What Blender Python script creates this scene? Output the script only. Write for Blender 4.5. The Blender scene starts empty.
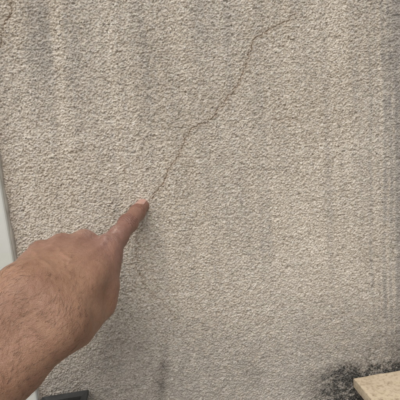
import bpy, math, random
import numpy as np
from mathutils import Matrix, Vector

random.seed(7)
RNG = np.random.default_rng(7)
R = math.radians
scene = bpy.context.scene
col = scene.collection

# ------------------------------------------------------------------ camera
F = 430.0                                   # focal length in photo pixels (400 px square)
YAW, PITCH, ROLL = R(6.6), R(9.9), R(5.2)
CAM_D, CAM_Z = 0.4575, 0.80                 # metres from the wall face, height above ground
fwd = np.array([math.sin(YAW)*math.cos(PITCH), math.cos(YAW)*math.cos(PITCH), -math.sin(PITCH)])
r0 = np.array([math.cos(YAW), -math.sin(YAW), 0.0])
u0 = np.cross(r0, fwd)
rgt = math.cos(ROLL)*r0 - math.sin(ROLL)*u0
upv = math.cos(ROLL)*u0 + math.sin(ROLL)*r0
CAM = np.array([0.0, -CAM_D, CAM_Z])
cd = bpy.data.cameras.new('camera')
cam = bpy.data.objects.new('camera', cd)
col.objects.link(cam)
cd.sensor_fit = 'HORIZONTAL'
cd.sensor_width = 36.0
cd.lens = 36.0*F/400.0
cd.clip_start = 0.01
cd.clip_end = 500.0
cam.matrix_world = Matrix(((rgt[0], upv[0], -fwd[0], CAM[0]),
                           (rgt[1], upv[1], -fwd[1], CAM[1]),
                           (rgt[2], upv[2], -fwd[2], CAM[2]),
                           (0, 0, 0, 1)))
scene.camera = cam

# ------------------------------------------------------------------ light
SUN_EL, SUN_AZ = R(58), R(-22)              # azimuth measured from straight behind the camera, towards the left
to_sun = Vector((math.sin(SUN_AZ)*math.cos(SUN_EL), -math.cos(SUN_AZ)*math.cos(SUN_EL), math.sin(SUN_EL)))
world = bpy.data.worlds.new('World')
scene.world = world
world.use_nodes = True
wn, wl = world.node_tree.nodes, world.node_tree.links
wn.clear()
sky = wn.new('ShaderNodeTexSky')
sky.sky_type = 'NISHITA'
sky.sun_disc = False
sky.sun_elevation = SUN_EL
sky.sun_rotation = math.atan2(to_sun.x, to_sun.y)
sky.air_density = 1.0
sky.dust_density = 4.0
hs = wn.new('ShaderNodeHueSaturation')
hs.inputs['Saturation'].default_value = 0.25       # a white, clouded sky
bg = wn.new('ShaderNodeBackground')
bg.inputs['Strength'].default_value = 0.14
wo = wn.new('ShaderNodeOutputWorld')
wl.new(sky.outputs[0], hs.inputs['Color'])
wl.new(hs.outputs[0], bg.inputs['Color'])
wl.new(bg.outputs[0], wo.inputs['Surface'])
sd = bpy.data.lights.new('sun', 'SUN')
sd.energy = 1.5
sd.angle = R(50)
sd.color = (1.0, 0.96, 0.9)
sun = bpy.data.objects.new('sun', sd)
col.objects.link(sun)
sun.location = (-2, -3, 4)
sun.rotation_euler = to_sun.to_track_quat('Z', 'Y').to_euler()
vs = scene.view_settings
vs.view_transform = 'Standard'
vs.look = 'None'
vs.gamma = 1.0
vs.exposure = 0.0
vs.use_curve_mapping = False

# ------------------------------------------------------------------ helpers
def wall_pt(u, v, y=0.0):
    """world x, z where the sight line of a photo pixel meets the plane at depth y"""
    d = (u-200)/F*rgt - (v-200)/F*upv + fwd
    t = (y-CAM[1])/d[1]
    p = CAM + t*d
    return p[0], p[2]

def tag(o, label=None, cat=None, group=None, kind=None):
    if label: o['label'] = label
    if cat: o['category'] = cat
    if group: o['group'] = group
    if kind: o['kind'] = kind
    return o

def link(name, me, mats, parent=None):
    o = bpy.data.objects.new(name, me)
    col.objects.link(o)
    for m in (mats if isinstance(mats, (list, tuple)) else [mats]):
        me.materials.append(m)
    if parent is not None: o.parent = parent
    return o

def np_mesh(name, verts, faces, smooth=True):
    me = bpy.data.meshes.new(name)
    n, k = faces.shape
    me.vertices.add(len(verts))
    me.vertices.foreach_set('co', np.ascontiguousarray(verts, dtype=np.float32).ravel())
    me.loops.add(n*k)
    me.loops.foreach_set('vertex_index', np.ascontiguousarray(faces, dtype=np.int32).ravel())
    me.polygons.add(n)
    me.polygons.foreach_set('loop_start', np.arange(0, n*k, k, dtype=np.int32))
    me.polygons.foreach_set('loop_total', np.full(n, k, dtype=np.int32))
    me.polygons.foreach_set('use_smooth', np.full(n, smooth, dtype=bool))
    me.update(calc_edges=True)
    me.validate()
    return me

def set_color_attr(me, name, rgb):
    a = me.attributes.new(name, 'FLOAT_COLOR', 'POINT')
    c = np.ones((len(rgb), 4), dtype=np.float32)
    c[:, :3] = rgb
    a.data.foreach_set('color', c.ravel())

def vnoise(x, y, scale, seed):
    """smooth value noise in -1..1, one feature about every `scale` metres"""
    g = np.random.default_rng(seed).uniform(-1, 1, (256, 256)).astype(np.float32)
    fx, fy = x/scale, y/scale
    ix, iy = np.floor(fx).astype(np.int32), np.floor(fy).astype(np.int32)
    tx, ty = fx-ix, fy-iy
    tx = tx*tx*(3-2*tx); ty = ty*ty*(3-2*ty)
    a = g[ix & 255, iy & 255]; b = g[(ix+1) & 255, iy & 255]
    c = g[ix & 255, (iy+1) & 255]; d = g[(ix+1) & 255, (iy+1) & 255]
    return (a*(1-tx)+b*tx)*(1-ty)+(c*(1-tx)+d*tx)*ty

def sstep(a, b, x):
    t = np.clip((x-a)/(b-a), 0, 1)
    return t*t*(3-2*t)

class Mat:
    """small node-building helper"""
    def __init__(self, name):
        self.m = bpy.data.materials.new(name)
        self.m.use_nodes = True
        self.n = self.m.node_tree.nodes
        self.l = self.m.node_tree.links
        self.b = self.n['Principled BSDF']
    def node(self, kind, **kw):
        nd = self.n.new(kind)
        for k, v in kw.items(): setattr(nd, k, v)
        return nd
    def put(self, sock, val):
        if isinstance(val, bpy.types.NodeSocket): self.l.new(val, sock)
        else: sock.default_value = val
    def coords(self):
        if not hasattr(self, '_c'): self._c = self.node('ShaderNodeTexCoord').outputs['Object']
        return self._c
    def noise(self, scale, detail=2.0, rough=0.5, dist=0.0, vec=None):
        nd = self.node('ShaderNodeTexNoise')
        self.put(nd.inputs['Vector'], vec if vec is not None else self.coords())
        nd.inputs['Scale'].default_value = scale
        nd.inputs['Detail'].default_value = detail
        nd.inputs['Roughness'].default_value = rough
        nd.inputs['Distortion'].default_value = dist
        return nd.outputs['Fac']
    def voronoi(self, scale, feature='F1', vec=None, out='Distance'):
        nd = self.node('ShaderNodeTexVoronoi', feature=feature)
        self.put(nd.inputs['Vector'], vec if vec is not None else self.coords())
        nd.inputs['Scale'].default_value = scale
        return nd.outputs[out]
    def ramp(self, fac, a, b, lo=0.0, hi=1.0):
        nd = self.node('ShaderNodeMapRange', interpolation_type='SMOOTHSTEP')
        self.put(nd.inputs['Value'], fac)
        nd.inputs['From Min'].default_value = a
        nd.inputs['From Max'].default_value = b
        nd.inputs['To Min'].default_value = lo
        nd.inputs['To Max'].default_value = hi
        return nd.outputs['Result']
    def math(self, op, a, b=0.0):
        nd = self.node('ShaderNodeMath', operation=op)
        self.put(nd.inputs[0], a); self.put(nd.inputs[1], b)
        return nd.outputs[0]
    def mix(self, fac, a, b, mode='MIX'):
        nd = self.node('ShaderNodeMix', data_type='RGBA', blend_type=mode)
        self.put(nd.inputs['Factor'], fac)
        self.put(nd.inputs['A'], a if isinstance(a, bpy.types.NodeSocket) else (*a, 1))
        self.put(nd.inputs['B'], b if isinstance(b, bpy.types.NodeSocket) else (*b, 1))
        return nd.outputs['Result']
    def attr(self, name):
        nd = self.node('ShaderNodeAttribute', attribute_name=name)
        sp = self.node('ShaderNodeSeparateColor')
        self.l.new(nd.outputs['Color'], sp.inputs[0])
        return sp.outputs
    def scaled(self, sx, sy, sz):
        nd = self.node('ShaderNodeMapping')
        self.l.new(self.coords(), nd.inputs['Vector'])
        nd.inputs['Scale'].default_value = (sx, sy, sz)
        return nd.outputs[0]
    def bump(self, height, dist, strength=1.0, normal=None):
        nd = self.node('ShaderNodeBump')
        self.put(nd.inputs['Height'], height)
        nd.inputs['Distance'].default_value = dist
        nd.inputs['Strength'].default_value = strength
        if normal is not None: self.l.new(normal, nd.inputs['Normal'])
        return nd.outputs['Normal']
    def done(self, color, rough, normal=None, spec=0.5):
        self.put(self.b.inputs['Base Color'], color if isinstance(color, bpy.types.NodeSocket) else (*color, 1))
        self.put(self.b.inputs['Roughness'], rough)
        self.b.inputs['Specular IOR Level'].default_value = spec
        if normal is not None: self.l.new(normal, self.b.inputs['Normal'])
        return self.m

# ------------------------------------------------------------------ materials
def mat_stucco():
    M = Mat('stucco')
    g = M.attr('grime')                         # red = mould and faint dark patches, green = washed grey dirt, blue = rust round cracks, brown beside the frame
    c = M.mix(M.ramp(M.noise(9, 3), 0.3, 0.7), (0.54, 0.472, 0.38), (0.61, 0.545, 0.455))
    gc = M.voronoi(600, 'F1', None, 'Color')
    sep = M.node('ShaderNodeSeparateColor'); M.l.new(gc, sep.inputs[0])
    c = M.mix(M.ramp(sep.outputs[0], 0.55, 1.0, 0, 0.55), c, (0.34, 0.285, 0.22))          # every grain its own shade
    c = M.mix(M.ramp(sep.outputs[1], 0.6, 1.0, 0, 0.65), c, (0.76, 0.71, 0.63))
    c = M.mix(M.ramp(M.noise(230, 2, 0.6), 0.54, 0.70, 0, 0.55), c, (0.72, 0.68, 0.62))     # pale sand grains
    c = M.mix(M.ramp(M.noise(360, 2, 0.6), 0.55, 0.67, 0, 0.7), c, (0.29, 0.22, 0.15))     # brown sand grains
    c = M.mix(M.ramp(M.noise(430, 2, 0.5), 0.62, 0.70, 0, 0.8), c, (0.13, 0.11, 0.09))       # dark specks
    c = M.mix(M.math('MULTIPLY', g[1], M.ramp(M.noise(120, 3, 0.6), 0.25, 0.7, 0.45, 1.0)), c, (0.265, 0.247, 0.228))
    c = M.mix(M.math('MULTIPLY', g[2], M.ramp(M.noise(350, 2, 0.6), 0.3, 0.65, 0.2, 1.0)), c, (0.24, 0.15, 0.085))
    sp = M.noise(420, 3, 0.75)
    c = M.mix(M.math('MULTIPLY', M.math('POWER', g[0], 1.05), 0.9), c, (0.075, 0.070, 0.063))
    th = M.math('SUBTRACT', M.math('ADD', sp, M.math('MULTIPLY', g[0], 0.21)), 0.65)
    c = M.mix(M.ramp(th, 0.0, 0.12, 0.0, 0.9), c, (0.022, 0.022, 0.021))
    h = M.noise(1100, 2, 0.6)
    nrm = M.bump(h, 0.0004, 0.8)
    coarse = M.ramp(M.voronoi(560, 'F1'), 0.75, 0.05)
    far = M.math('SUBTRACT', 1.0, M.attr('meshed')[0])
    nrm = M.bump(M.math('MULTIPLY', coarse, far), 0.0011, 1.0, nrm)
    return M.done(c, 0.93, nrm, 0.25)

def mat_crack():
    M = Mat('crack_dirt')
    c = M.mix(M.noise(300, 2), (0.12, 0.078, 0.043), (0.23, 0.155, 0.09))
    return M.done(c, 1.0, None, 0.1)

def mat_frame():
    M = Mat('white_frame')
    c = M.mix(M.ramp(M.noise(14, 4, 0.6), 0.35, 0.75), (0.66, 0.67, 0.62), (0.60, 0.61, 0.555))
    c = M.mix(M.ramp(M.noise(160, 3, 0.7, vec=M.scaled(1, 1, 0.25)), 0.58, 0.8, 0, 0.35), c, (0.42, 0.40, 0.34))
    return M.done(c, M.ramp(M.noise(60, 3), 0.3, 0.7, 0.35, 0.55), M.bump(M.noise(220, 2), 0.0002, 0.3))

def mat_sealant():
    M = Mat('sealant')
    c = M.mix(M.noise(90, 3), (0.50, 0.47, 0.41), (0.40, 0.36, 0.30))
    return M.done(c, 0.7, M.bump(M.noise(120, 3), 0.0006, 0.6))

def mat_stone():
    M = Mat('slab_stone')
    c = M.mix(M.ramp(M.noise(22, 4, 0.6), 0.3, 0.7), (0.56, 0.465, 0.335), (0.46, 0.37, 0.255))
    c = M.mix(M.ramp(M.noise(240, 3, 0.6), 0.45, 0.66, 0, 0.65), c, (0.36, 0.28, 0.185))
    c = M.mix(M.ramp(M.noise(85, 5, 0.75, 0.15), 0.55, 0.70, 0, 0.75), c, (0.17, 0.12, 0.072))
    nrm = M.bump(M.noise(260, 4, 0.65), 0.0008, 0.7)
    nrm = M.bump(M.noise(40, 3, 0.6), 0.002, 0.35, nrm)
    return M.done(c, 0.82, nrm, 0.3)

def mat_plastic(name, a, b, rough):
    M = Mat(name)
    c = M.mix(M.ramp(M.noise(45, 4, 0.65), 0.35, 0.7), a, b)
    return M.done(c, M.ramp(M.noise(90, 2), 0.3, 0.7, rough-0.08, rough+0.1), M.bump(M.noise(500, 2), 0.0002, 0.4))

def mat_concrete(name, a, b):
    M = Mat(name)
    c = M.mix(M.ramp(M.noise(3.0, 6, 0.65), 0.3, 0.7), a, b)
    return M.done(c, 0.92, M.bump(M.noise(60, 4, 0.65), 0.003, 0.6), 0.3)

def mat_skin():
    M = Mat('skin')
    g = M.attr('tone')                          # red = dusty dry skin, green = darker joint skin, blue = redder finger skin and dim shade painted over the knuckles
    c = M.mix(M.ramp(M.noise(38, 4, 0.6), 0.3, 0.7), (0.272, 0.143, 0.087), (0.365, 0.206, 0.131))
    c = M.mix(M.ramp(M.noise(130, 3, 0.6), 0.5, 0.75, 0, 0.35), c, (0.25, 0.12, 0.08))
    c = M.mix(M.math('MULTIPLY', g[2], 0.8), c, (0.225, 0.115, 0.090))
    c = M.mix(M.math('MULTIPLY', g[1], 0.8), c, (0.155, 0.07, 0.05))
    c = M.mix(M.math('MULTIPLY', g[0], M.ramp(M.noise(420, 4, 0.7), 0.35, 0.7, 0.05, 0.95)), c, (0.60, 0.46, 0.40))
    c = M.mix(M.ramp(M.noise(70, 3, 0.6, 0.5), 0.5, 0.72, 0, 0.4), c, (0.36, 0.185, 0.125))
    c = M.mix(M.ramp(M.noise(330, 3, 0.6), 0.56, 0.72, 0, 0.35), c, (0.20, 0.10, 0.07))
    wr = M.voronoi(1100, 'DISTANCE_TO_EDGE')
    wr2 = M.voronoi(480, 'DISTANCE_TO_EDGE', M.scaled(1.0, 1.6, 0.8))
    nrm = M.bump(M.ramp(wr, 0.0, 0.22), 0.00016, 0.5)
    nrm = M.bump(M.ramp(wr2, 0.0, 0.15), 0.00022, 0.3, nrm)
    nrm = M.bump(M.noise(300, 4, 0.65), 0.0010, 0.5, nrm)
    M.done(c, M.ramp(M.noise(180, 3), 0.3, 0.7, 0.40, 0.58), nrm, 0.45)
    M.b.subsurface_method = 'RANDOM_WALK'
    M.b.inputs['Subsurface Weight'].default_value = 0.22
    M.b.inputs['Subsurface Radius'].default_value = (1.0, 0.4, 0.22)
    M.b.inputs['Subsurface Scale'].default_value = 0.0022
    return M.m

def mat_nail():
    M = Mat('nail')
    g = M.attr('zone')                          # red = along the nail, green = towards its sides
    c = M.mix(M.ramp(M.noise(260, 3), 0.3, 0.7), (0.42, 0.24, 0.19), (0.51, 0.32, 0.262))
    c = M.mix(M.ramp(g[0], 0.86, 0.92, 0, 0.6), c, (0.62, 0.50, 0.42))
    c = M.mix(M.ramp(g[1], 0.75, 1.0, 0, 0.6), c, (0.33, 0.17, 0.13))
    return M.done(c, 0.26, M.bump(M.noise(700, 2), 0.0001, 0.4))

def mat_hair():
    M = Mat('arm_hair')
    return M.done(M.mix(M.noise(60), (0.014, 0.009, 0.007), (0.035, 0.019, 0.012)), 0.5)

# ------------------------------------------------------------------ ground
GS = 60.0
gme = bpy.data.meshes.new('ground')
gme.from_pydata([(-GS, -GS, 0), (GS, -GS, 0), (GS, GS, 0), (-GS, GS, 0)], [], [(0, 1, 2, 3)])
tag(link('ground', gme, mat_concrete('ground_concrete', (0.30, 0.28, 0.25), (0.22, 0.205, 0.185))), kind='structure')

# ------------------------------------------------------------------ stucco wall (displaced sheet)
SLAB_X, SLAB_Z = wall_pt(353, 377.5, -0.002)
FRAME_X = wall_pt(37.3, 400)[0]
cs = [wall_pt(u, v) for u in (0, 400) for v in (0, 400)]
X0, X1 = min(c[0] for c in cs)-0.012, max(c[0] for c in cs)+0.012
Z0, Z1 = min(c[1] for c in cs)-0.012, max(c[1] for c in cs)+0.012
STEP = 0.00045
def spread(a, b, lo, hi):
    out = list(np.arange(a, b, STEP))
    s, x = STEP, out[-1]
    while x < hi:
        s = min(s*1.12, 0.02); x += s; out.append(min(x, hi))
    s, x = STEP, out[0]
    pre = []
    while x > lo:
        s = min(s*1.12, 0.02); x -= s; pre.append(max(x, lo))
    return np.array(pre[::-1]+out)
gx = spread(X0, X1, -1.3, 1.5)
gz = spread(Z0, Z1, 0.0, 2.4)
GX, GZ = np.meshgrid(gx.astype(np.float32), gz.astype(np.float32), indexing='ij')

def granules(x, z, cell, rmin, rmax, hmin, hmax, seed, fill=1.0):
    """rounded, unequal, slightly stretched grains thrown at the wall"""
    r = np.random.default_rng(seed)
    N = 512
    jx, jz = r.uniform(0, 1, (N, N)), r.uniform(0, 1, (N, N))
    rad, hh = r.uniform(rmin, rmax, (N, N)), r.uniform(hmin, hmax, (N, N))
    ang, st = r.uniform(0, math.pi, (N, N)), r.uniform(1.0, 1.9, (N, N))
    on = r.uniform(0, 1, (N, N)) < fill
    jx, jz, rad, hh, st = [q_.astype(np.float32) for q_ in (jx, jz, rad, hh, st)]
    ca, sa = np.cos(ang).astype(np.float32), np.sin(ang).astype(np.float32)
    ix, iz = np.floor(x/cell).astype(np.int32), np.floor(z/cell).astype(np.int32)
    out = np.zeros_like(x)
    for dx in (-1, 0, 1):
        for dz in (-1, 0, 1):
            cx, cz = ix+dx, iz+dz
            a, b = cx % N, cz % N
            px, pz = x-(cx.astype(np.float32)+jx[a, b])*np.float32(cell), z-(cz.astype(np.float32)+jz[a, b])*np.float32(cell)
            q, w = px*ca[a, b]+pz*sa[a, b], -px*sa[a, b]+pz*ca[a, b]
            d2 = ((q/st[a, b])**2 + w*w)/rad[a, b]**2
            v = np.where((d2 < 1) & on[a, b], hh[a, b]*np.sqrt(np.clip(1-d2, 0, 1)), 0)
            out = np.maximum(out, v)
    return out

def wall_height(x, z):
    wx = x + 0.00035*vnoise(x, z, 0.0014, 1)
    wz = z + 0.00035*vnoise(x, z, 0.0014, 3)
    h = granules(wx, wz, 0.0017, 0.00048, 0.00115, 0.0003, 0.00105, 11, 0.85)
    h = h + 0.6*granules(wx, wz, 0.0012, 0.00034, 0.0007, 0.0002, 0.0007, 12, 0.75)
    h = h + 0.00025*vnoise(x, z, 0.0042, 5) + 0.0003*vnoise(x, z, 0.016, 6) + 0.0006*vnoise(x, z, 0.11, 7)
    h = h - 0.0009*sstep(0.55, 0.85, vnoise(x, z, 0.0030, 9))                    # pits
    return h
H = wall_height(GX, GZ)
# beyond the finely meshed field the grain is left to the material's relief
DENSE = sstep(X0-0.006, X0-0.001, GX)*sstep(X1+0.006, X1+0.001, GX)*sstep(Z0-0.006, Z0-0.001, GZ)*sstep(Z1+0.006, Z1+0.001, GZ)
H = DENSE*H+(1-DENSE)*(0.0008+0.0006*vnoise(GX, GZ, 0.11, 7))

# cracks: waypoints read from the photo, then let the line seek the low joints between grains
CRACKS = [
    [(149.5, 200), (157, 190), (166, 176), (174, 162), (183, 147), (188, 135), (192, 127.5), (204, 124), (213, 117), (222, 106),
     (232, 93), (240, 80), (245, 66), (249, 52), (253, 42), (258, 36), (268, 31), (281, 24), (296, 15)],
    [(12.5, -6), (11.5, 6), (9.5, 16), (5.5, 24), (3, 33), (2.5, 40), (0.5, 52)],
    [(145, 207), (141.5, 222), (137.5, 236), (137, 255), (137.5, 268), (143, 284), (152, 294), (163, 302), (173, 314), (180, 323)],
    [(271, 117), (279, 119), (288, 118.6), (297, 120)],
    [(166, 357), (164.5, 366), (161.5, 375), (163, 382), (160, 392)],
]
C_DEPTH = [0.0007, 0.0007, 0.00045, 0.0005, 0.0005]
C_WIDTH = [0.00036, 0.00042, 0.00016, 0.00026, 0.0003]
C_RUST = [0.75, 0.75, 0.4, 0.5, 0.0]
crack_lines = []
for way in CRACKS:
    pts = np.array([wall_pt(u, v) for u, v in way])
    seg = np.linalg.norm(np.diff(pts, axis=0), axis=1)
    s = np.concatenate([[0], np.cumsum(seg)])
    t = np.arange(0, s[-1], 0.0009)
    line = np.stack([np.interp(t, s, pts[:, 0]), np.interp(t, s, pts[:, 1])], 1)
    tan = np.gradient(line, axis=0); tan /= np.linalg.norm(tan, axis=1)[:, None]
    nor = np.stack([-tan[:, 1], tan[:, 0]], 1)
    offs = np.linspace(-0.0016, 0.0016, 13)
    cand = line[:, None, :] + offs[None, :, None]*nor[:, None, :]
    cost = wall_height(cand[..., 0], cand[..., 1])*1.0
    jump = 0.28*np.abs(offs[:, None]-offs[None, :])
    acc, back = cost[0].copy(), []
    for i in range(1, len(line)):
        tot = acc[None, :]+jump
        k = tot.argmin(1); back.append(k)
        acc = tot[np.arange(len(offs)), k]+cost[i]
    k = int(acc.argmin()); idx = [k]
    for b in back[::-1]:
        k = int(b[k]); idx.append(k)
    idx = idx[::-1]
    crack_lines.append(cand[np.arange(len(line)), idx])

RUST_BROWN = np.zeros_like(H)
def near(line, reach, fn):
    """call fn on grid patches close to a polyline with the distance to it"""
    for i in range(0, len(line)-1, 12):
        p = line[i:i+13]
        i0, i1 = np.searchsorted(gx, [p[:, 0].min()-reach, p[:, 0].max()+reach])
        k0, k1 = np.searchsorted(gz, [p[:, 1].min()-reach, p[:, 1].max()+reach])
        if i1 <= i0 or k1 <= k0: continue
        x, z = GX[i0:i1, k0:k1], GZ[i0:i1, k0:k1]
        d = np.full(x.shape, 9.0)
        for a, b in zip(p[:-1], p[1:]):
            ab = b-a
            tt = np.clip(((x-a[0])*ab[0]+(z-a[1])*ab[1])/(ab@ab+1e-12), 0, 1)
            d = np.minimum(d, np.hypot(x-a[0]-tt*ab[0], z-a[1]-tt*ab[1]))
        fn(slice(i0, i1), slice(k0, k1), d)
H0 = H.copy()
for line, dep, wid, rust in zip(crack_lines, C_DEPTH, C_WIDTH, C_RUST):
    groove = np.zeros_like(H)
    def cut(a, b, d):
        groove[a, b] = np.maximum(groove[a, b], np.exp(-(d/(wid*0.75))**2))
        RUST_BROWN[a, b] = np.maximum(RUST_BROWN[a, b], rust*0.75*np.exp(-(d/0.0016)**2))
    near(line, 0.007, cut)
    H = H - dep*groove

# dirt and darker tones: everything is laid out on the wall itself
def wx_(u, v): return wall_pt(u, v)
PX = (wall_pt(201, 200)[0]-wall_pt(200, 200)[0])           # metres per photo pixel near the middle
n1 = vnoise(GX, GZ, 0.03, 21)*0.5+vnoise(GX, GZ, 0.012, 22)*0.3+vnoise(GX, GZ, 0.005, 23)*0.2
n2 = vnoise(GX, GZ, 0.02, 24)*0.6+vnoise(GX, GZ, 0.008, 25)*0.4
sx, sz = GX-SLAB_X, GZ-SLAB_Z
mould = np.zeros_like(H)
# band above the slab and a patch beside / below its corner
band = np.exp(-np.clip(sz-0.003, 0, 9)/0.018)*sstep(-0.055, -0.005, sx+0.012*n1)*sstep(-0.03, 0.0, sz)
mould = np.maximum(mould, 0.66*band)
haze_up = np.exp(-np.clip(sz, 0, 9)/0.055)*sstep(-0.08, 0.07, sx+0.03*n1)
mould = np.maximum(mould, 0.80*haze_up)
side = sstep(0.095, 0.0, np.hypot(np.minimum(sx, 0)*1.0, np.maximum(sz-0.002, 0)*1.9)+0.016*n1)*sstep(0.045, 0.0, sz)
mould = np.maximum(mould, 0.9*side)
mould = np.clip(mould*(1+0.35*n2+0.45*vnoise(GX, GZ, 0.0038, 27)+0.3*vnoise(GX, GZ, 0.0017, 28)), 0, 1)
# a small black run and wider faint dark patches low on the wall
for u, v, r_, a in ((164, 366, .009, .46), (161, 384, .010, .50), (159, 394, .009, .4), (166, 352, .007, .22), (108, 352, .03, .12), (176, 322, .012, .16), (254, 372, .02, .16)):
    cx, cz = wall_pt(u, v)
    mould = np.maximum(mould, a*np.exp(-((GX-cx)/r_*1.3)**2-((GZ-cz)/r_/1.2)**2)*(1+0.6*n2))
grey = np.zeros_like(H)
vert = vnoise(GX, GZ*0.045, 0.007, 31)*0.6+vnoise(GX, GZ*0.06, 0.003, 32)*0.4
xr = wall_pt(372, 150)[0]
lean = GX-0.10*(GZ-0.8)*sstep(0.1, -0.2, GX)
vert = vnoise(lean, GZ*0.035, 0.008, 31)*0.6+vnoise(lean, GZ*0.05, 0.0035, 32)*0.4
grey = 0.62*sstep(xr-0.02, xr+0.02, GX)*sstep(xr+0.16, xr+0.07, GX)*(0.60+0.75*vert)
xe = wall_pt(388, 60)[0]
grey = np.maximum(grey, 0.85*sstep(xe-0.004, xe+0.012, GX+0.004*vert)*sstep(xe+0.09, xe+0.03, GX))
grey = np.maximum(grey, 0.18+0.30*vert+0.14*n1)
zb = wall_pt(200, 300)[1]
grey = np.maximum(grey, 0.66*sstep(zb+0.07, zb-0.10, GZ+0.03*n1)+0.1*n2)
xa = wall_pt(62, 40)[0]
for u, wd_, am in ((362, .002, .25), (371, .0024, .42), (379, .0016, .34), (384.5, .003, .62), (391, .0025, .58), (398, .005, .8)):      # thin runs of dirty water
    xc = wall_pt(u, 200)[0]+0.0016*np.sin(GZ*17+u)+0.0012*vnoise(GZ, GZ*0+u, 0.05, 35)
    grey = np.maximum(grey, am*np.exp(-((GX-xc)/wd_)**2)*(1+0.5*n2)+grey*0.6)
for u, v, wd_, ln_, am in ((228, 15, .016, .07, .28), (200, 20, .014, .06, .24), (50, 60, .022, .07, .36), (80, 55, .010, .09, .26), (150, 60, .02, .09, .22), (180, 110, .025, .05, .2), (255, 110, .014, .08, .14)):
    xc, zc = wall_pt(u, v)
    grey = np.maximum(grey, grey*0.7+am*np.exp(-((lean-xc+0.1*(zc-0.8)*(u < 150))/wd_)**2-((GZ-zc)/ln_)**2)*(1+0.7*vert))
pale = np.exp(-((lean-(wall_pt(62, 40)[0]-0.1*(wall_pt(62, 40)[1]-0.8)))/0.006)**2)*sstep(0.65, 0.8, GZ)
grey = np.clip(grey-0.45*pale*(1+n2), 0, 1)
RUST_BROWN = np.maximum(RUST_BROWN, 0.30*sstep(FRAME_X+0.022, FRAME_X, GX+0.004*n1))     # browner strip beside the frame

nx, nz = GX.shape
Vv = np.stack([GX, -H, GZ], -1)
for s_ in (0, -1):                                        # turn the rim back so the wall has thickness
    Vv[s_, :, 1] = 0.22
    Vv[:, s_, 1] = 0.22
ii = np.arange(nx*nz).reshape(nx, nz)
quads = np.stack([ii[:-1, :-1], ii[1:, :-1], ii[1:, 1:], ii[:-1, 1:]], -1).reshape(-1, 4)
wme = np_mesh('stucco_wall', Vv.reshape(-1, 3), quads)
set_color_attr(wme, 'meshed', np.repeat(DENSE.reshape(-1, 1), 3, 1))
set_color_attr(wme, 'grime', np.stack([mould, grey, RUST_BROWN], -1).reshape(-1, 3))
wall = tag(link('stucco_wall', wme, mat_stucco()),
           'rough beige stucco wall with hairline cracks behind the pointing hand', 'wall')

crack_mat = mat_crack()
crack_labels = ['long brown hairline crack climbing diagonally from the fingertip', 'short brown crack in the upper left corner',
                'faint crack running down below the index finger', 'tiny level crack right of the long crack', 'short dark crack low on the wall']
for line, dep, wid, lab in zip(crack_lines, C_DEPTH, C_WIDTH, crack_labels):
    hh = wall_height(line[:, 0], line[:, 1])
    ker = np.ones(5)/5
    base = np.convolve(np.pad(hh, 2, 'edge'), ker, 'valid')
    hb = np.minimum(hh, base) - dep*0.62
    tan = np.gradient(line, axis=0); tan /= np.linalg.norm(tan, axis=1)[:, None]+1e-9
    nor = np.stack([-tan[:, 1], tan[:, 0]], 1)
    w = wid*0.5*(1+0.45*RNG.uniform(-1, 1, len(line)))*(1+0.6*vnoise(line[:, 0], line[:, 1], 0.011, 81))
    w[:3] *= np.array([0.2, 0.5, 0.8]); w[-3:] *= np.array([0.8, 0.5, 0.2])
    L = line+nor*w[:, None]; Rr = line-nor*w[:, None]
    rows = np.stack([np.c_[L[:, 0], -hb, L[:, 1]], np.c_[line[:, 0], -hb-0.0002, line[:, 1]], np.c_[Rr[:, 0], -hb, Rr[:, 1]],
                     np.c_[line[:, 0], -hb+0.0012, line[:, 1]]], 1)
    n = len(line)
    k = np.arange(n*4).reshape(n, 4)
    fc = [np.stack([k[:-1, a], k[1:, a], k[1:, b], k[:-1, b]], -1) for a, b in ((0, 1), (1, 2), (2, 3), (3, 0))]
    cme = np_mesh('crack', rows.reshape(-1, 3), np.concatenate(fc))
    link('crack', cme, crack_mat, wall)['label'] = lab

# ------------------------------------------------------------------ bevelled solids
import bmesh
def box(name, lo, hi, mat, parent=None, bevel=0.0, seg=2):
    bm = bmesh.new()
    bmesh.ops.create_cube(bm, size=1.0)
    for v in bm.verts:
        v.co = Vector([lo[i]+(v.co[i]+0.5)*(hi[i]-lo[i]) for i in range(3)])
    if bevel: bmesh.ops.bevel(bm, geom=bm.edges[:], offset=bevel, segments=seg, affect='EDGES', profile=0.5)
    me = bpy.data.meshes.new(name)
    bm.to_mesh(me); bm.free()
    for p in me.polygons: p.use_smooth = False
    return link(name, me, mat, parent)

def empty(name, loc):
    o = bpy.data.objects.new(name, None)
    o.empty_display_size = 0.05
    o.location = loc
    col.objects.link(o)
    return o

def rel(o, root):
    o.location = -Vector(root.location)
    return o

# white frame at the left
fr = tag(empty('white_frame', (FRAME_X-0.04, 0, 0)), 'smooth white upright frame fixed to the wall at the left edge', 'frame')
fx = wall_pt(18.0, 287, -0.007)[0]
fm = mat_frame()
prof = [(0, 0.004), (0, -0.005), (-0.0010, -0.0064), (-0.0025, -0.0068), (-0.052, -0.0068), (-0.0545, -0.0165), (-0.0545, -0.026),
        (-0.057, -0.028), (-0.098, -0.028), (-0.1, -0.026), (-0.1, 0.004)]
n = len(prof)
zs = [0.0, 0.3, 0.6, 0.9, 1.2, 2.05]
vv = [(fx+a, b, z) for z in zs for a, b in prof]
ff = [tuple((k*n+i, k*n+(i+1) % n, (k+1)*n+(i+1) % n, (k+1)*n+i)[::-1]) for k in range(len(zs)-1) for i in range(n)]
ff += [tuple(range(n)), tuple(range((len(zs)-1)*n, len(zs)*n))[::-1]]
me = bpy.data.meshes.new('jamb'); me.from_pydata(vv, [], ff); me.update()
rel(link('jamb', me, fm, fr), fr)
zs = np.arange(0.0, 2.05, 0.004)
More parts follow.
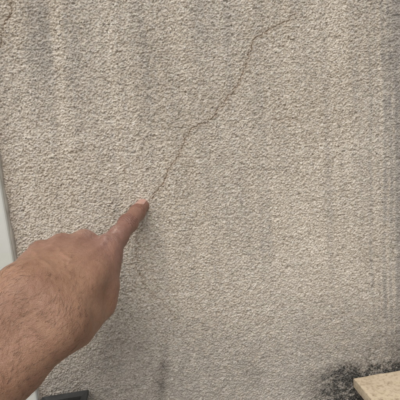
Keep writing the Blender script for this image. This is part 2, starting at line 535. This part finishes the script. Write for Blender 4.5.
prof = np.array([(-0.001, -0.0038), (0.0006, -0.0034), (0.0017, -0.0024), (0.0021, -0.0006), (0.0021, 0.004), (-0.001, 0.004)])
wob = 1+0.35*vnoise(zs, zs*0, 0.018, 44)+0.25*vnoise(zs, zs*0, 0.006, 45)
sv = np.stack([np.stack([fx+p[0]*wob, np.full_like(zs, p[1])*wob, zs], -1) for p in prof], 1)
k = np.arange(sv.shape[0]*6).reshape(-1, 6)
fc = np.concatenate([np.stack([k[:-1, a], k[:-1, (a+1) % 6], k[1:, (a+1) % 6], k[1:, a]], -1) for a in range(6)])
rel(link('sealant_bead', np_mesh('sealant_bead', sv.reshape(-1, 3), fc), mat_sealant(), fr), fr)

# charcoal open-topped box at the foot of the frame
bx1, bz = wall_pt(88.5, 389.5, -0.004)
bx0 = fx+0.0045
by0, by1 = -0.004, -0.085
bt = tag(empty('open_box', ((bx0+bx1)/2, (by0+by1)/2, 0)), 'narrow charcoal open-topped box standing against the wall beside the white frame', 'box')
pm = mat_plastic('charcoal_plastic', (0.030, 0.031, 0.031), (0.055, 0.055, 0.053), 0.55)
gm = mat_plastic('grey_box_side', (0.28, 0.28, 0.272), (0.36, 0.355, 0.34), 0.65)
T = 0.0055
ins = 0.0025
rel(box('side_panel', (bx1-ins-0.004, by1+ins, 0), (bx1-ins, by0-ins, bz-0.0033), gm, bt, 0.0006), bt)
rel(box('side_panel', (bx0+ins, by1+ins, 0), (bx0+ins+0.004, by0-ins, bz-0.0033), gm, bt, 0.0006), bt)
rel(box('back_panel', (bx0+ins+0.0045, by0-ins-0.004, 0), (bx1-ins-0.0045, by0-ins, bz-0.0033), gm, bt, 0.0006), bt)
rel(box('front_panel', (bx0+ins+0.0045, by1+ins, 0), (bx1-ins-0.0045, by1+ins+0.004, bz-0.0033), gm, bt, 0.0006), bt)
bm = bmesh.new()                                      # rim: a sloping ring, wide at the back
def ring(x0, x1, y0, y1, z): return [bm.verts.new(p) for p in ((x0, y0, z), (x1, y0, z), (x1, y1, z), (x0, y1, z))]
rings = [ring(bx0, bx1, by0, by1, bz-0.0035), ring(bx0, bx1, by0, by1, bz-0.0006), ring(bx0+.0006, bx1-.0006, by0-.0006, by1+.0006, bz),
         ring(bx0+0.0075, bx1-0.0072, by0-0.0072, by1+0.006, bz-0.002), ring(bx0+0.0078, bx1-0.0075, by0-0.0075, by1+0.0065, bz-0.006)]
for a, b in zip(rings, rings[1:]+rings[:1]):
    for i in range(4): bm.faces.new((a[i], a[(i+1) % 4], b[(i+1) % 4], b[i]))
bmesh.ops.recalc_face_normals(bm, faces=bm.faces)
me = bpy.data.meshes.new('rim'); bm.to_mesh(me); bm.free()
rel(link('rim', me, pm, bt), bt)
lx = np.linspace(bx0+ins+0.006, bx1-ins-0.006, 30); ly = np.linspace(by1+0.010, by0-0.010, 34)
LX, LY = np.meshgrid(lx, ly, indexing='ij')
LZ = bz-0.013+0.003*vnoise(LX, LY, 0.008, 51)+0.002*vnoise(LX, LY, 0.003, 52)
k = np.arange(LX.size).reshape(LX.shape)
fc = np.stack([k[:-1, :-1], k[1:, :-1], k[1:, 1:], k[:-1, 1:]], -1).reshape(-1, 4)
sm = np_mesh('soil', np.stack([LX, LY, LZ], -1).reshape(-1, 3), fc)
rel(link('soil', sm, mat_plastic('brown_filling', (0.07, 0.03, 0.015), (0.14, 0.062, 0.03), 0.9), bt), bt)

# stone slab at the lower right, on a low rendered pier
TH = 0.0125
sxe, sye = SLAB_X+0.42, -0.24
nxs, nys = 150, 90
bm = bmesh.new()
def slab_mesh():
    ax = np.linspace(0, 1, nxs)**1.4; ay = np.linspace(0, 1, nys)**1.3
    A, B = np.meshgrid(ax, ay, indexing='ij')
    x = SLAB_X+A*(sxe-SLAB_X); y = -0.0022-B*(-sye-0.0022)
    edge = np.minimum(np.minimum(A*(sxe-SLAB_X), (1-A)*0.42), np.minimum(B*0.24, (1-B)*0.24))
    rnd = 0.0011*np.exp(-edge/0.0009)
    top = SLAB_Z-rnd+0.00035*vnoise(x, y, 0.018, 61)+0.00022*vnoise(x, y, 0.005, 62)
    chip = np.clip(vnoise(x, y, 0.006, 63)-0.35, 0, 1)*0.0016*np.exp(-edge/0.002)
    top = top-chip
    x = x+np.where(A == 0, 0.0003*vnoise(y, y, 0.02, 64)+0.0001*vnoise(y, y, 0.006, 65), 0)
    y = y+np.where(B == 0, -0.0005-0.0007*vnoise(x, x, 0.006, 66), 0)
    V = [np.stack([x, y, top], -1).reshape(-1, 3), np.stack([x, y, np.full_like(x, SLAB_Z-TH)], -1).reshape(-1, 3)]
    n = nxs*nys
    k = np.arange(n).reshape(nxs, nys)
    t = np.stack([k[:-1, :-1], k[:-1, 1:], k[1:, 1:], k[1:, :-1]], -1).reshape(-1, 4)
    b = t[:, ::-1]+n
    loop = np.concatenate([k[:, 0], k[-1, 1:], k[-2::-1, -1], k[0, -2:0:-1]])
    nl = np.roll(loop, -1)
    s = np.stack([loop, nl, nl+n, loop+n], -1)
    return np_mesh('stone_slab', np.concatenate(V), np.concatenate([t, b, s]), smooth=True)
bm.free()
slab_me = slab_mesh()
slab_me.set_sharp_from_angle(angle=R(50))
tag(link('stone_slab', slab_me, mat_stone()), 'pale cream stone slab with brown stains, corner jutting from the mouldy wall', 'slab')
tag(box('pier', (SLAB_X+0.03, -0.215, 0), (SLAB_X+0.40, -0.004, SLAB_Z-TH), mat_concrete('pier_render', (0.10, 0.095, 0.088), (0.17, 0.16, 0.148)), None, 0.003),
    'dark low rendered pier carrying the cream stone slab', 'pier')

# ------------------------------------------------------------------ the pointing hand
# joints in camera-aligned metres: x right, y up, z away from the viewer
def P(u, v, d): return np.array([(u-200)/F*d, -(v-200)/F*d, d])
def nrmz(v): return v/np.linalg.norm(v)
MCP2, MCP3, MCP4, MCP5 = P(107, 251, .392), P(84, 245.5, .398), P(61.5, 249.5, .394), P(40, 257, .383)
PIP2, DIP2, TIP2 = P(128.0, 223.8, .425), P(137.2, 212.3, .446), P(142.9, 204.6, .4620)
C2, C3, C4, C5 = P(66, 316, .328), P(52, 305, .324), P(37, 293, .324), P(22, 281, .328)
W0 = P(40, 311, .312)
AX = nrmz(MCP3-C3)
RW = nrmz(MCP2-MCP5)
ND = np.cross(RW, AX); ND = nrmz(ND if ND[2] < 0 else -ND)      # out of the back of the hand
RW = nrmz(np.cross(ND, AX) if np.dot(np.cross(ND, AX), RW) > 0 else -np.cross(ND, AX))
PD = -ND
F1A, F1B = P(20, 298, .319), P(57, 331, .319)          # wrist: ulna, radius
F2A, F2B = P(-18, 338, .304), P(10, 366, .306)
F3A, F3B = P(-85, 404, .292), P(-57, 433, .295)
F4A, F4B = P(-210, 525, .28), P(-175, 560, .28)
TC, TM = P(77, 322, .338), P(99.5, 304, .370)          # thumb root and knuckle
TI, TT = TM+0.010*RW*-1+0.022*AX+0.018*PD, None
TI = TM - 0.014*RW + 0.020*AX + 0.016*PD
TT = TI - 0.026*RW + 0.004*AX + 0.004*PD

def cap(p, a, b, ra, rb):
    ba = b-a
    t = np.clip(((p-a)@ba)/(ba@ba), 0, 1)
    return np.linalg.norm(p-a-t[:, None]*ba, axis=1)-(ra+(rb-ra)*t)
def ball(p, c, r): return np.linalg.norm(p-c, axis=1)-r
def ell(p, c, axes, rad):
    q = (p-c)@np.stack(axes, 1)/np.array(rad)
    k = np.linalg.norm(q, axis=1)
    return (k-1)*min(rad)
def smin(a, b, k):
    h = np.clip(0.5+0.5*(b-a)/k, 0, 1)
    return b+(a-b)*h-k*h*(1-h)
mm = 0.001
def curled(m, r, L):
    a = m+L*0.98*nrmz(0.93*PD+0.30*AX)
    b = a+L*0.58*nrmz(-0.80*AX+0.45*PD)
    c = b+L*0.42*nrmz(-0.55*AX-0.80*PD)
    return a, b, c
CURL = [(MCP3, 11.2*mm, 44*mm), (MCP4, 10.6*mm, 41*mm), (MCP5, 9.6*mm, 33*mm)]
KD = 2.5*mm
def hand_sdf(p):
    # palm: four metacarpals and the carpus
    d = cap(p, C2+1*mm*PD, MCP2+1.5*mm*PD, 16.5*mm, 12.5*mm)
    d = smin(d, cap(p, C3, MCP3+1*mm*PD, 17.5*mm, 12.8*mm), 16*mm)
    d = smin(d, cap(p, C4, MCP4+1*mm*PD, 17*mm, 12.3*mm), 16*mm)
    d = smin(d, cap(p, C5+2*mm*PD, MCP5+1*mm*PD, 14.5*mm, 11.6*mm), 16*mm)
    d = smin(d, cap(p, MCP3+4*mm*PD, MCP5+4*mm*PD, 10.5*mm, 10*mm), 8*mm)
    d = smin(d, ell(p, 0.25*(C2+C5+MCP2+MCP5)+1*mm*ND, (AX, RW, ND), (38*mm, 33*mm, 15*mm)), 12*mm)
    d = smin(d, cap(p, C5+0.35*(MCP5-C5)+12*mm*PD, C5+0.8*(MCP5-C5)+10*mm*PD, 13*mm, 11*mm), 12*mm)   # heel of the hand
    # forearm
    f = smin(cap(p, F1A, F2A, 17.5*mm, 20.5*mm), cap(p, F1B, F2B, 17.5*mm, 20.5*mm), 20*mm)
    f = smin(f, cap(p, F2A, F3A, 20.5*mm, 22*mm), 18*mm)
    f = smin(f, cap(p, F2B, F3B, 20.5*mm, 22*mm), 18*mm)
    f = smin(f, cap(p, F3A, F4A, 22*mm, 27*mm), 18*mm)
    f = smin(f, cap(p, F3B, F4B, 22*mm, 27*mm), 18*mm)
    d = smin(d, f, 22*mm)
    # thumb, folded in under the palm
    t = smin(cap(p, TC+4*mm*PD, TM, 15*mm, 13.2*mm), cap(p, TM, TI, 12.5*mm, 10.5*mm), 5*mm)
    t = smin(t, cap(p, TI, TT, 10.5*mm, 8.5*mm), 4*mm)
    d = smin(d, t, 12*mm)
    d = smin(d, cap(p, 0.60*TM+0.40*MCP2+3*mm*PD, 0.25*TM+0.75*MCP2+4*mm*PD, 14.5*mm, 12*mm), 12*mm)   # muscle between thumb and index
    d = smin(d, ball(p, 0.5*(TC+C2)+0.35*(TM-TC), 13*mm), 12*mm)
    # knuckles
    for m, r in ((MCP2, 8.8), (MCP3, 9.7), (MCP4, 9.0), (MCP5, 8.4)):
        d = smin(d, ball(p, m+5.2*mm*ND+1.5*mm*AX, r*mm), 5.5*mm)
    # extensor tendons
    for c, m in ((C2, MCP2), (C3, MCP3), (C4, MCP4), (C5, MCP5)):
        d = smin(d, cap(p, c*0.35+m*0.65+11.0*mm*ND, m+12.4*mm*ND, 1.0*mm, 1.5*mm), 4*mm)
    # curled fingers
    for m, r, L in CURL:
        a, b, c = curled(m, r, L)
        g = smin(cap(p, m, a, r+0.6*mm, r), cap(p, a, b, r, r*0.88), KD)
        g = smin(g, cap(p, b, c, r*0.88, r*0.74), KD)
        d = smin(d, g, 3.5*mm)
    # index finger
    fd = nrmz(PIP2-MCP2)
    g = cap(p, MCP2, MCP2+0.5*(PIP2-MCP2), 11.4*mm, 9.7*mm)
    g = smin(g, cap(p, MCP2+0.5*(PIP2-MCP2), PIP2, 9.5*mm, 8.5*mm), 5*mm)
    g = smin(g, ball(p, PIP2, 8.8*mm), 4*mm)
    g = smin(g, cap(p, PIP2, DIP2, 8.5*mm, 8.2*mm), 4*mm)
    g = smin(g, cap(p, DIP2, TIP2, 7.9*mm, 6.4*mm), 4*mm)
    g = smin(g, ball(p, TIP2-2.5*mm*NF-1*mm*FT, 5.8*mm), 4*mm)       # pulp
    d = smin(d, g, 7*mm)
    return d
FT = nrmz(TIP2-DIP2)
NF = nrmz(ND-np.dot(ND, FT)*FT)
LF = np.cross(FT, NF)

def surface_nets(fn, lo, hi, h):
    ax = [np.arange(l, u_+h, h) for l, u_ in zip(lo, hi)]
    sh = tuple(len(a) for a in ax)
    G = np.stack(np.meshgrid(*ax, indexing='ij'), -1).reshape(-1, 3)
    val = np.concatenate([fn(c) for c in np.array_split(G, 12)]).reshape(sh)
    ins_ = val < 0
    cell = tuple(s-1 for s in sh)
    acc = np.zeros(cell+(3,)); cnt = np.zeros(cell)
    offs = [(i, j, k) for i in (0, 1) for j in (0, 1) for k in (0, 1)]
    def sub(a, o): return a[o[0]:o[0]+cell[0], o[1]:o[1]+cell[1], o[2]:o[2]+cell[2]]
    for o in offs:
        for axis in range(3):
            if o[axis]: continue
            o2 = tuple(o[q]+(q == axis) for q in range(3))
            a, b = sub(val, o), sub(val, o2)
            m = (a < 0) != (b < 0)
            t = np.where(m, a/(a-b+1e-20), 0)
            for q in range(3):
                acc[..., q] += np.where(m, o[q]+(t if q == axis else 0), 0)
            cnt += m
    act = cnt > 0
    vid = np.full(cell, -1); vid[act] = np.arange(act.sum())
    ijk = np.argwhere(act)
    vt = np.array(lo)+(ijk+acc[act]/cnt[act][:, None])*h
    faces = []
    for axis in range(3):
        b_, c_ = (axis+1) % 3, (axis+2) % 3
        lo_s = [slice(0, s) for s in sh]; hi_s = [slice(0, s) for s in sh]
        lo_s[axis] = slice(0, sh[axis]-1); hi_s[axis] = slice(1, sh[axis])
        ch = ins_[tuple(lo_s)] != ins_[tuple(hi_s)]
        e = np.argwhere(ch)
        ok = (e[:, b_] > 0) & (e[:, c_] > 0) & (e[:, b_] < cell[b_]) & (e[:, c_] < cell[c_])
        e = e[ok]
        q = []
        for db, dc in ((1, 1), (0, 1), (0, 0), (1, 0)):
            x = e.copy(); x[:, b_] -= db; x[:, c_] -= dc
            q.append(vid[x[:, 0], x[:, 1], x[:, 2]])
        q = np.stack(q, -1)
        inside_first = ins_[e[:, 0], e[:, 1], e[:, 2]]
        q[~inside_first] = q[~inside_first][:, ::-1]
        faces.append(q)
    return vt, np.concatenate(faces)

def grad(fn, p, e=0.0004):
    k = np.array([[1, -1, -1], [-1, -1, 1], [-1, 1, -1], [1, 1, 1]], float)
    g = sum(kk*fn(p+e*kk)[:, None] for kk in k)
    return g/(np.linalg.norm(g, axis=1)[:, None]+1e-12)

def subdivide(v, f):
    e = np.concatenate([np.stack([f[:, i], f[:, (i+1) % 4]], -1) for i in range(4)])
    es = np.sort(e, 1)
    key = es[:, 0].astype(np.int64)*len(v)+es[:, 1]
    uq, first, inv = np.unique(key, return_index=True, return_inverse=True)
    mid = v[es[first]].mean(1)
    n, nf = len(v), len(f)
    cen = v[f].mean(1)
    em = (inv+n).reshape(4, nf)
    cc = np.arange(nf)+n+len(uq)
    nfaces = np.concatenate([np.stack([f[:, i], em[i], cc, em[(i+3) % 4]], -1) for i in range(4)])
    return np.concatenate([v, mid, cen]), nfaces

allp = np.array([MCP2, MCP5, TIP2, C2, C5, F3A, F3B, F4A, F4B, TM, *[q for c in CURL for q in curled(*c)]])
lo, hi = allp.min(0)-0.036, allp.max(0)+0.036
hv, hf = surface_nets(hand_sdf, lo, hi, 0.0032)
def project(v, it):
    for _ in range(it):
        v = v-grad(hand_sdf, v)*np.clip(hand_sdf(v), -0.002, 0.002)[:, None]
    return v
hv = project(hv, 2)
hv, hf = subdivide(hv, hf); hv = project(hv, 2)
hv, hf = subdivide(hv, hf); hv = project(hv, 1)
hn = grad(hand_sdf, hv, 0.0008)

# skin relief: folds over the joints, veins, dry wrinkles
def along(a, b):
    L = np.linalg.norm(b-a); return ((hv-a)@((b-a)/L)), L
def seg_dist(a, b): return cap(hv, a, b, 0, 0)
on_index = sstep(0.016, 0.0125, np.minimum(seg_dist(MCP2+0.3*(PIP2-MCP2), PIP2), np.minimum(seg_dist(PIP2, DIP2), seg_dist(DIP2, TIP2))))
dors = sstep(0.0, 0.5, hn@ND)
disp = np.zeros(len(hv)); crease = np.zeros(len(hv)); dust = np.zeros(len(hv))
jit = 0.0006*np.sin(hv@LF*900)+0.0005*np.sin(hv@LF*2100+1)
nA = vnoise(hv@AX, hv@RW, 0.004, 71); nB = vnoise(hv@AX, hv@RW, 0.0018, 72); nC = vnoise(hv@AX, hv@RW, 0.012, 73)
for J, a, spots, amp in ((PIP2, MCP2, (-6.0, -3.4, -0.8, 1.7, 4.4), 0.0007), (DIP2, PIP2, (-2.6, -0.4, 1.8), 0.0006)):
    ax_ = nrmz(J-a) if J is PIP2 else nrmz(TIP2-PIP2)
    s_ = (hv-J)@ax_+jit
    for k_ in spots:
        w_ = np.exp(-((s_-k_*mm)/(0.45*mm))**2)*on_index*dors
        disp -= amp*w_*(1+0.4*nA); crease = np.maximum(crease, 0.95*w_)
    crease = np.maximum(crease, 0.5*np.exp(-(s_/(4.2*mm))**2)*on_index*dors)
s_ = (hv-MCP2)@nrmz(PIP2-MCP2)
for m, amp in ((MCP2, .5), (MCP3, .6), (MCP4, .25), (MCP5, .15)):                     # knuckle skin
    w_ = np.exp(-(np.linalg.norm(hv-(m+12*mm*ND+3*mm*AX), axis=1)/(9.5*mm))**2)*dors
    disp -= 0.00035*w_*np.abs(np.sin(((hv-m)@AX+0.002*nA)*1100))
    dust = np.maximum(dust, amp*w_*(0.75+0.6*nA))
w_ = np.exp(-(seg_dist(MCP2+9*mm*ND+0.15*(PIP2-MCP2), MCP2+9*mm*ND+0.45*(PIP2-MCP2))/(6*mm))**2)
dust = np.maximum(dust, 0.5*w_*(0.5+1.0*nA))
disp += 0.00012*nB+0.00018*nA+0.0004*nC
for pa, pb in ((C3*0.6+MCP3*0.4+6*mm*RW, MCP4*.8+C4*.2-10*mm*RW+0*ND), (C5*0.4+MCP5*.6, C3*0.9+MCP3*.1), (F1A*.6+F2A*.4, C4*.8+MCP4*.2)):
    pa, pb = pa+16*mm*ND, pb+16*mm*ND
    q = (hv-pa)-np.outer((hv-pa)@ND, ND)
    ln = (pb-pa)-np.dot(pb-pa, ND)*ND
    tt = np.clip(q@ln/(ln@ln), 0, 1)
    dd = np.linalg.norm(q-tt[:, None]*ln+0.0014*np.sin(tt*9)[:, None]*np.cross(ND, nrmz(ln)), axis=1)
    disp += 0.00055*np.exp(-(dd/0.0019)**2)*dors
def on_back(a, b, w):
    """soft weight round a line laid on the back of the hand"""
    q = (hv-a)-np.outer((hv-a)@ND, ND); ln = (b-a)-np.dot(b-a, ND)*ND
    tt = np.clip(q@ln/(ln@ln), 0, 1)
    return np.exp(-(np.linalg.norm(q-tt[:, None]*ln, axis=1)/w)**2)*(1-0.85*tt)*dors
for (ca_, ma), (cb_, mb) in (((C2, MCP2), (C3, MCP3)), ((C3, MCP3), (C4, MCP4)), ((C4, MCP4), (C5, MCP5))):     # hollows between the knuckles
    disp -= 0.0019*on_back(0.5*(ma+mb)+2*mm*AX, 0.5*(ma*0.55+ca_*0.45+mb*0.55+cb_*0.45), 0.0052)
for ca_, ma in ((C2, MCP2), (C3, MCP3), (C4, MCP4), (C5, MCP5)):                                                 # tendons
    disp += 0.0009*on_back(ma-2*mm*AX, ma*0.35+ca_*0.65, 0.0030)
disp -= 0.0011*on_back(0.55*MCP2+0.45*TM, 0.4*C2+0.6*TC, 0.007)
red = np.clip(on_index*0.8+0.45*sstep(0.05, 0.0, np.linalg.norm(hv-MCP2, axis=1))+0.75*np.exp(-(seg_dist(MCP2, MCP5)/0.036)**2), 0, 1)  # redder finger, plus the dimmer light on the knuckles painted as a tint
hv = hv+hn*disp[:, None]

B = np.stack([rgt, upv, fwd], 1)                       # camera-aligned -> world
def to_world(p): return CAM+p@B.T
hvw = to_world(hv)
hme = np_mesh('pointing_hand', hvw, hf[:, ::-1] if False else hf)
bmx = bmesh.new(); bmx.from_mesh(hme); bmesh.ops.recalc_face_normals(bmx, faces=bmx.faces); bmx.to_mesh(hme); bmx.free()
set_color_attr(hme, 'tone', np.stack([np.clip(dust, 0, 1), np.clip(crease, 0, 1), red], -1))
hand = tag(link('pointing_hand', hme, mat_skin()),
           'hairy brown left hand and forearm, index finger pointing at the wall crack', 'hand')

# index fingernail
ns, nt = 22, 19
NV = []
for i in range(ns):
    s = i/(ns-1)
    for j in range(nt):
        t = -1+2*j/(nt-1)
        back = (1-abs(t)**2.4)**0.5 if abs(t) < 1 else 0.0
        a0 = 4.4+4.6*(1-back)                              # rounded root
        a1 = 21.6+1.9*(1-t*t)                              # rounded free edge
        a = (a0+(a1-a0)*s)*mm
        th = t*R(46)
        L = np.linalg.norm(TIP2-DIP2)
        c = DIP2+FT*min(a, L-0.0008)
        dirv = nrmz(math.cos(th)*NF+math.sin(th)*LF+FT*max(0, a-(L-0.0008))/0.0075*0.62)
        lift = 0.00045-0.0009*max(0, abs(t)-0.86)/0.14-0.0009*max(0, 0.12-s)/0.12
        NV.append((c, dirv, lift))
nc_, nd_ = np.array([q[0] for q in NV]), np.array([q[1] for q in NV])
for _ in range(24):
    nc_ = nc_-nd_*hand_sdf(nc_)[:, None]*0.9
NV = nc_+nd_*np.array([q[2] for q in NV])[:, None]
NV = NV.reshape(ns, nt, 3)
k = np.arange(ns*nt).reshape(ns, nt)
fc = np.stack([k[:-1, :-1], k[1:, :-1], k[1:, 1:], k[:-1, 1:]], -1).reshape(-1, 4)
nail_me = np_mesh('fingernail', to_world(NV.reshape(-1, 3)), fc)
zs_, zt_ = np.meshgrid(np.linspace(0, 1, ns), np.abs(np.linspace(-1, 1, nt)), indexing='ij')
set_color_attr(nail_me, 'zone', np.stack([zs_, np.maximum(zt_, 1-zs_*5), zs_*0], -1).reshape(-1, 3))
bmx = bmesh.new(); bmx.from_mesh(nail_me); bmesh.ops.recalc_face_normals(bmx, faces=bmx.faces); bmx.to_mesh(nail_me); bmx.free()
nail = link('fingernail', nail_me, mat_nail(), hand)
nail['label'] = 'short pale pink fingernail'
so = nail.modifiers.new('thickness', 'SOLIDIFY'); so.thickness = 0.0005; so.offset = -1

# arm hair: short dark strands lying over the back of the hand and forearm
FA = nrmz(F2A+F2B-F1A-F1B)
s_arm = (hv-W0)@(-FA)                                   # >0 towards the hand
dens = sstep(0.085, 0.0, s_arm)*sstep(-0.25, -0.1, hn[:, 2]*-1-0.1+0.0*s_arm)*(hn[:, 2] < -0.33)
dens *= (0.28+0.72*sstep(0.05, -0.02, s_arm))*(s_arm > -0.16)
dens *= sstep(0.012, 0.026, seg_dist(MCP2, PIP2))
dens = np.clip(dens*(1+0.5*nC), 0, None)
NH = 2100
pick = RNG.choice(len(hv), NH, p=dens/dens.sum())
def unit(v): return v/(np.linalg.norm(v, axis=1)[:, None]+1e-12)
hp, hN = hv[pick], hn[pick]
lay = -FA*0.9+np.cross(hN, -FA)*(-0.22)+0.5*np.sin(hp@RW*90+hp@AX*60)[:, None]*np.cross(hN, -FA)+RNG.normal(0, 0.22, (NH, 3))
lay = unit(lay-hN*(lay*hN).sum(1)[:, None])
hL = RNG.uniform(0.006, 0.014, NH)[:, None]
curl = RNG.normal(0, 0.8, NH)[:, None]
side_ = np.cross(hN, lay)
rad = RNG.uniform(0.000032, 0.000072, NH)[:, None]
S = 7
q = hp-hN*0.0004
d = unit(lay+hN*0.35)
rows = []
for s in range(S):
    e1 = unit(np.cross(d, hN)+1e-6*side_); e2 = np.cross(d, e1)
    rr = rad*(1-0.8*s/(S-1))
    rows.append(np.stack([q+rr*(math.cos(a)*e1+math.sin(a)*e2) for a in (0, 2.094, 4.189)], 1))
    q = q+d*hL/(S-1)
    dist = hand_sdf(q)[:, None]
    d = unit(d+side_*curl/(S-1)+hN*np.where(dist < 0.0003, 0.30, -0.35))
hverts = np.stack(rows, 1).reshape(-1, 3)                 # hair, ring, corner
k = np.arange(NH*S*3).reshape(NH, S, 3)
hfaces = np.concatenate([np.stack([k[:, :-1, a], k[:, :-1, (a+1) % 3], k[:, 1:, (a+1) % 3], k[:, 1:, a]], -1).reshape(-1, 4) for a in range(3)])
hair = link('arm_hair', np_mesh('arm_hair', to_world(hverts), hfaces), mat_hair(), hand)
hair['kind'] = 'stuff'
hair['label'] = 'short dark hairs on the wrist and forearm'
print('TIP gap', hand_sdf(np.zeros((1, 3)))[0], 'wall front vs fingertip y', hvw[:, 1].max(), 'tris', len(hf)*2+len(quads)*2)
